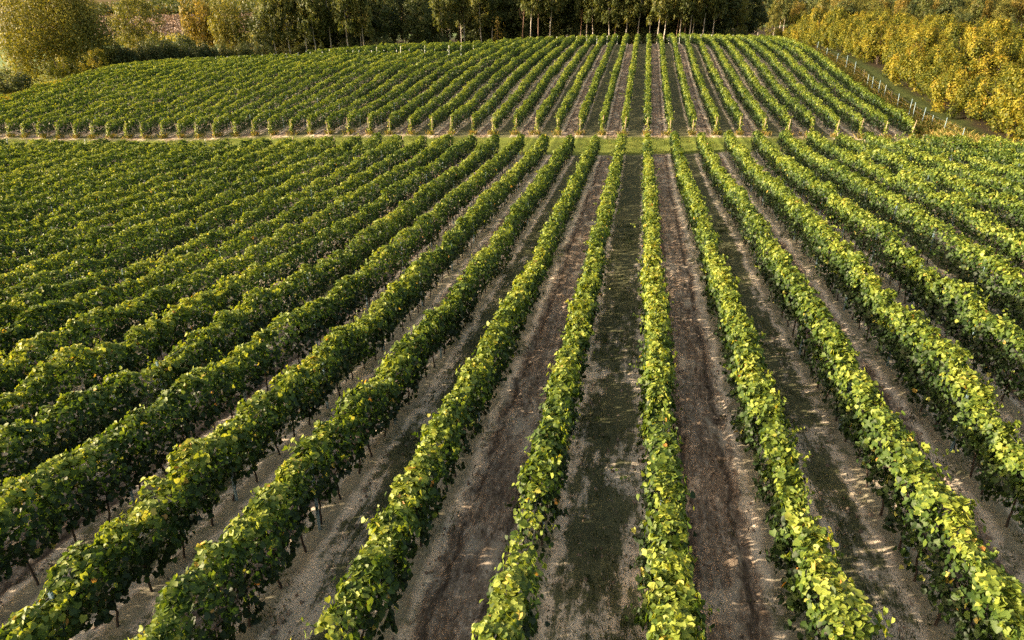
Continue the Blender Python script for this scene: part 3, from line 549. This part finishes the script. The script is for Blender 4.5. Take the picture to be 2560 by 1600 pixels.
# --- the wood behind the crest: birches and pines along its edge, x of each trunk surveyed
birch_l = [(-94.6, 183, 'birch1', 'leaning pale-trunked birch with yellow leaves at the left end of the wood edge'), (-91.0, 184, 'birch1', 'slender birch with a bent trunk beside the leaning birch'), (-87.3, 185, 'birch2', None), (-84.2, 184, 'birch0', None), (-81.3, 187, 'birch2', None), (-75.2, 185, 'birch1', None), (-73.4, 188, 'birch3', None), (-71.6, 186, 'birch0', None)]
edge = [(-55.3, 'birch1'), (-52.8, 'birch0'), (-49.1, 'birch2'), (-43.7, 'birch1'), (-41.6, 'birch0'), (-32.5, 'pine0'), (-30.4, 'birch3'), (-28.2, 'pine1'), (-25.3, 'birch3'), (-17.0, 'pine0'), (-15.4, 'birch2'), (-13.4, 'birch1'), (-9.0, 'birch1'), (-7.8, 'pine0'), (-4.9, 'birch0'), (-1.9, 'birch3'), (1.2, 'birch3'), (3.4, 'birch0'), (5.0, 'birch3'), (8.4, 'pine0'), (9.0, 'birch0'), (10.6, 'pine1'), (11.5, 'birch3'), (12.4, 'birch0'), (15.0, 'birch3'), (17.8, 'birch2')]
n = 0
for x, y, key, lab in birch_l:
    n += 1; plant('birch_tree', key, x, y, rnd.uniform(.95, 1.1), lab or '%s pale-trunked tree from the left along the edge of the wood' % ordn(n), 'tree', 'pale-trunked trees along the wood edge')
for x, key in edge:
    n += 1; k = 'birch' if key[0] == 'b' else 'pine'
    plant(k + '_tree', key, x, 203 + rnd.uniform(-1.5, 3), rnd.uniform(.95, 1.12), '%s %s tree from the left along the edge of the wood' % (ordn(n) if n <= 40 else '', 'pale-trunked' if k == 'birch' else 'bare-stemmed brown'), 'tree', 'pale-trunked trees along the wood edge' if k == 'birch' else 'bare-stemmed trees along the wood edge', rot=rnd.uniform(-.6, .6))
plant('larch_tree', 'larch', -38.9, 200, 1.0, 'small yellow-gold conifer at the edge of the dark wood', 'tree')
plant('poplar_tree', 'poplar', 24.6, 214, 1.0, 'rounded light-green tree at the right end of the wood edge', 'tree')
m = 0
dark = []
for x in np.arange(-104, 22, 4.4):
    dark.append((x + rnd.uniform(-1.5, 1.5), (195 if x < -58 else 211) + rnd.uniform(-2, 4)))
for x in np.arange(-112, 32, 5.6):
    dark.append((x + rnd.uniform(-2, 2), (210 if x < -58 else 226) + rnd.uniform(-3, 4)))
for x in np.arange(-118, 36, 6.5):
    dark.append((x + rnd.uniform(-2, 2), 243 + rnd.uniform(-4, 5)))
dark.sort(key=lambda p: p[0] / p[1])
for i, (x, y) in enumerate(dark):
    key = rnd.choice(['oak0', 'oak1', 'oak2', 'oak0', 'pine1'] if y < 222 else ['oak0', 'oak1', 'birch2', 'birch0', 'oak2'])
    plant('woodland_tree', key, x, y, rnd.uniform(.9, 1.25), 'dark leafy tree inside the wood behind the crest', 'tree', 'dark trees inside the wood')
for i in range(58):                                                       # low dark undergrowth along the edge
    x = -112 + i * 2.4 + rnd.uniform(-1, 1); y = (188 if x < -62 else 196 if x < -50 else 208) + rnd.uniform(-2, 3)
    plant('bush', 'bush%d' % (i % 2), x, y, rnd.uniform(.45, .8), 'low dark undergrowth bush at the foot of the wood', 'bush', 'undergrowth bushes at the foot of the wood', sz=rnd.uniform(.7, 1.2))
# --- right: tall yellow-green shrubs behind the fence
sh = []
for iy, y in enumerate(np.arange(62, 214, 4.4)):
    for ix, x in enumerate(np.arange(38.6, 125, 5.0)):
        xx = x + rnd.uniform(-1.1, 1.1) + .05 * max(0, 95 - y) * 0; yy = y + rnd.uniform(-1.2, 1.2)
        ang = (xx / yy)
        if ix == 0: xx = 38.2 + rnd.uniform(-.6, .8) + (2.5 if 120 < yy < 131 else 0)
        if yy < 74 + (xx - 38) * .22: continue
        if xx / yy > 1.02: continue
        if 0 < ix and rnd.random() < .06: continue
        if ix > 9 and (ix + iy) % 2: continue
        sh.append((xx, yy, ix))
for xx, yy, ix in sh:
    s = rnd.uniform(.92, 1.14) * (1.10 if ix > 0 else 1.0); sq = 1.0 if ix < 3 else .84
    if ix == 0: lab = 'yellow-green hazel shrub in the front line facing the grass lane and fence'; g = 'front line of hazel shrubs by the fence'
    else: lab = 'yellow-green hazel shrub inside the dense plantation right of the fence'; g = 'hazel shrubs in the plantation'
    plant('hazel_shrub', 'hazel%d' % rnd.randrange(4), xx, yy, s, lab, 'shrub', g, sz=rnd.uniform(.78, 1.18) * sq)
# --- farther woods on the right
far = []
for row, (y, step, x0, x1) in enumerate(((232, 6.5, 34, 150), (262, 7.5, 36, 190), (300, 8.5, 30, 230), (345, 10, 40, 270), (395, 12, 40, 320))):
    for x in np.arange(x0, x1, step):
        xx, yy = x + rnd.uniform(-2.5, 2.5), y + rnd.uniform(-6, 6)
        if xx / yy > .98: continue
        if row == 0 and xx < 60 and rnd.random() < .6: continue
        far.append((xx, yy, row))
kinds = [('spruce0', 'dark conical spruce'), ('spruce1', 'dark conical spruce'), ('oak0', 'dark leafy tree'), ('oak1', 'dark leafy tree'), ('oak2', 'dark leafy tree'), ('birch0', 'pale hazy birch'), ('birch2', 'pale hazy birch'), ('golden', 'orange-brown birch'), ('poplar', 'light-green rounded tree'), ('pale', 'light-green spreading tree')]
for xx, yy, row in far:
    left = xx / yy < .24
    key, lab = rnd.choice([kinds[5], kinds[6], kinds[7], kinds[8]] if left and rnd.random() < .8 else kinds)
    s = rnd.uniform(.72, 1.0) * (.62 if row == 0 else .8 if row == 1 else 1.0)
    plant('woodland_tree', key, xx, yy, s, lab + ' in the far woods beyond the hazel plantation', 'tree', 'far woods beyond the plantation, ' + lab)
# ---------------------------------------------------------------- fence along the right side
FP = MB(); z = np.linspace(-.3, 2.0, 3); FP.tube(np.c_[z * 0, z * 0, z], .036, 7); FPM = FP.build('post', STEEL)
FP = MB(); FP.tube(np.c_[z * 0, z * 0, z * .8], .04, 7); FPD = FP.build('post', BARKD)
fr = link('wire_fence', None, None, (32.3, 78, h1(32.3, 78))); b0 = fr.location.copy()
tag(fr, 'wire fence on slim pale posts between the last vine row and the grass lane', 'fence')
fy = [78.7, 84.1, 87.2, 90.4, 93.2, 95.0, 99.4, 102.2, 105.6, 108.4, 111.0, 114.0, 117.0, 122.0, 127.5, 133.3, 141, 149]
for i, y in enumerate(fy):
    x = 32.3 + (rnd.random() - .5) * .3; o = link('post', FPD if i in (7, 12) else FPM, fr, (x - b0.x, y - b0.y, h1(x, y) - b0.z)); o.rotation_euler = (rnd.uniform(-.04, .04), rnd.uniform(-.04, .05), 0); o.scale = (1, 1, rnd.uniform(.8, 1.08))
wy = np.arange(78.7, 149, 3.0); wb = MB()
for hgt in (.5, 1.0, 1.5): wb.tube(np.c_[wy * 0, wy - b0.y, hz(np.full(len(wy), 32.3), wy) + hgt - b0.z], .006, 3)
link('wire', wb.build('wire', WIREM), fr)
# ---------------------------------------------------------------- grasses, weeds, straw (uncountable)
def blades(name, xs, ys, nb, hgt, wd, tint, mat, seed, spread=.12, label=None):
    rng = np.random.default_rng(seed); n = len(xs); X = np.repeat(xs, nb) + rng.normal(size=n * nb) * spread; Y = np.repeat(ys, nb) + rng.normal(size=n * nb) * spread
    H = np.repeat(hgt * np.ones(n), nb) * rng.uniform(.5, 1.15, n * nb); Z = hz(X, Y) - .02; a = rng.uniform(0, 6.28, n * nb); ln = rng.uniform(.1, .8, n * nb) * H
    ux, uy = np.cos(a), np.sin(a); W_ = wd * rng.uniform(.6, 1.4, n * nb)
    P0 = np.stack([X - uy * W_ / 2, Y + ux * W_ / 2, Z], 1); P1 = np.stack([X + uy * W_ / 2, Y - ux * W_ / 2, Z], 1)
    P2 = np.stack([X + ux * ln * .4 + uy * W_ * .4, Y + uy * ln * .4 - ux * W_ * .4, Z + H * .65], 1); P3 = np.stack([X + ux * ln, Y + uy * ln, Z + H], 1)
    V = np.stack([P0, P1, P2, P3], 1).reshape(-1, 3); F = np.arange(len(V)).reshape(-1, 4)
    t = np.clip(np.repeat(tint * np.ones(n), nb) + rng.normal(size=n * nb) * .12, 0, 1)
    o = link(name, mesh(name, V, F, mat, np.repeat(t, 4))); o['kind'] = 'stuff'
    if label: o['label'] = label
    return o
rg = np.random.default_rng(77)
def scatter(n, x0, x1, y0, y1, pw=1.0):
    return rg.uniform(x0, x1, n), y0 + (y1 - y0) * rg.uniform(0, 1, n) ** pw
x, y = scatter(60000, -22, 24, 3, 44, 1.5); lane, rd = veg(x, y)
cov = vn(x * .9, y * .45, 51) * .6 + vn(x * 2.6, y * 1.6, 52) * .4; k_ = ((lane % 2 != 0) & (rd > .36) & (cov + rd * .16 + rg.uniform(-.16, .16, len(x)) > .60 + .06 * (y < 14))) | ((rd < .55) & (vn(x * 1.7, y * 1.1, 53) > .62)) | ((rd > .4) & (rg.uniform(size=len(x)) < .03))
blades('grass', x[k_], y[k_], 8, .12, .010, .38, GRASSM, 1, .10, 'dark green grass and weeds in the lanes between the near vine rows')
x, y = scatter(9000, -98, 33, GAP0 + .2, GAP1, 1); k_ = vn(x * .6, y * .6, 54) > .35
blades('grass', x[k_], y[k_], 7, .16, .035, .62, GRASSM, 2, .25, 'sunlit grass of the strip between the two vine blocks')
xs, ys = [], []
for k in range(-34, 12):                                                   # dry grass at the foot of the end posts
    xs += list(X0 + k * SP + rg.normal(size=9) * .28); ys += list(81.6 + rg.normal(size=9) * .25)
blades('dry_grass', np.array(xs), np.array(ys), 14, .55, .035, .84, GRASSM, 3, .14, 'tall yellow dry grass at the feet of the end posts')
x, y = scatter(2600, 30.2, 34.0, 74, 172, 1.2)
blades('dry_grass', x, y, 10, np.where(y < 88, 1.0, .55), .035, .82, GRASSM, 4, .2, 'tall dry and green grass along the wire fence')
x, y = scatter(2600, -104.5, -98.5, 96, 124, 1)
blades('goldenrod', x, y, 12, 1.1, .06, .62, HAZEL, 5, .3, 'yellow goldenrod beside the last vine row at the far left')
# straw and clods on the worked lanes
x, y = scatter(20000, -19, 20, 3, 32, 1.4); lane, rd = veg(x, y); k_ = (lane % 2 == 0) & (rd > .40) | (rg.uniform(size=len(x)) < .12); x, y = x[k_], y[k_]; n = len(x)
P = np.stack([x, y, hz(x, y) + .012 + rg.uniform(0, .03, n)], 1); N = np.stack([rg.normal(size=n) * .5, rg.normal(size=n) * .5, np.ones(n)], 1)
V, F, T = leaves(P, N, rg.uniform(.03, .10, n), rg, SLIM * np.array([1.6, 1, 1]), DIAMF, 0, np.clip(.48 + rg.normal(size=n) * .2, 0, 1))
o = link('straw', mesh('straw', V, F, STRAWM, T)); o['kind'] = 'stuff'; o['label'] = 'straw and crumbled clods on the tilled brown lanes'
x, y = scatter(16000, -15, 16, 3, 26, 1.5); lane, rd = veg(x, y); k_ = rg.uniform(size=len(x)) < np.where((lane % 2 == 0) & (rd > .35), .9, .35); x, y = x[k_], y[k_]; n = len(x)
cs = rg.uniform(.012, .042, n) * rg.uniform(.6, 1.3, n); cube = np.array([(-1, -1, -.6), (1, -1, -.6), (1, 1, -.6), (-1, 1, -.6), (-.7, -.6, .6), (.6, -.7, .7), (.7, .7, .5), (-.6, .6, .8)])
CF = np.array([(4, 5, 6, 7), (0, 1, 5, 4), (1, 2, 6, 5), (2, 3, 7, 6), (3, 0, 4, 7)])
cv = cube[None] * (1 + rg.normal(size=(n, 8, 3)) * .25) * cs[:, None, None] + np.stack([x, y, hz(x, y) + .01], 1)[:, None]
o = link('soil_clods', mesh('soil_clods', cv.reshape(-1, 3), (CF[None] + (np.arange(n) * 8)[:, None, None]).reshape(-1, 4), STRAWM, np.repeat(np.clip(.62 + rg.normal(size=n) * .2, 0, 1), 8))); o['kind'] = 'stuff'; o['label'] = 'small clods and stones of dry soil between the near vine rows'
# low brushwood on the far hillside, upper left, and the hazy far forest
def far_mass(name, n, xr, yr, hgt, size, mat, seed, label, tb=.5):
    rng = np.random.default_rng(seed); cx = rng.uniform(*xr, n); cy = rng.uniform(*yr, n); per = 60; X = np.repeat(cx, per) + rng.normal(size=n * per) * size * 1.6; Y = np.repeat(cy, per) + rng.normal(size=n * per) * size * 1.6
    hh = np.repeat(hgt * rng.uniform(.5, 1.2, n), per); Z = hz(X, Y) + hh * rng.uniform(.05, 1, n * per); N = rng.normal(size=(n * per, 3)); N[:, 2] += .6
    V, F, T = leaves(np.stack([X, Y, Z], 1), N, size * rng.uniform(.5, 1.1, n * per), rng, DIAM, DIAMF, .4, np.clip(tb + np.repeat(rng.normal(size=n) * .2, per) + rng.normal(size=n * per) * .1, 0, 1))
    o = link(name, mesh(name, V, F, mat, T)); o['kind'] = 'stuff'; o['label'] = label
far_mass('brushwood', 3600, (-620, -130), (420, 760), 3.2, 1.4, BRUSHL, 8, 'greyish-pink leafless brushwood covering the far hillside at the upper left')
far_mass('forest', 1500, (-560, -120), (640, 900), 11, 2.6, DARKL, 9, 'far dark forest on the hilltop at the upper left', .35)
far_mass('forest', 2300, (-60, 520), (430, 640), 15, 2.8, DARKL, 10, 'far forest on the hillside at the upper right', .6)
far_mass('bushes', 260, (-420, -160), (385, 420), 4.0, 1.5, WILLOWL, 12, 'green bushes at the far side of the pale field', .5)
# ---------------------------------------------------------------- haze
hm, ht, hout = newmat('haze_air'); pv = ht.nodes.new('ShaderNodeVolumePrincipled'); pv.inputs['Color'].default_value = (1.0, .86, .80, 1); pv.inputs['Density'].default_value = HAZE; pv.inputs['Anisotropy'].default_value = .1
ht.links.new(pv.outputs[0], hout.inputs['Volume'])
zl = 15 - 30
if HAZE > 0:
    b = MB(); b.box((0, 600, -16), 2400, 2600, 70); hz_o = link('haze', b.build('haze', hm, smooth=False)); hz_o['kind'] = 'stuff'
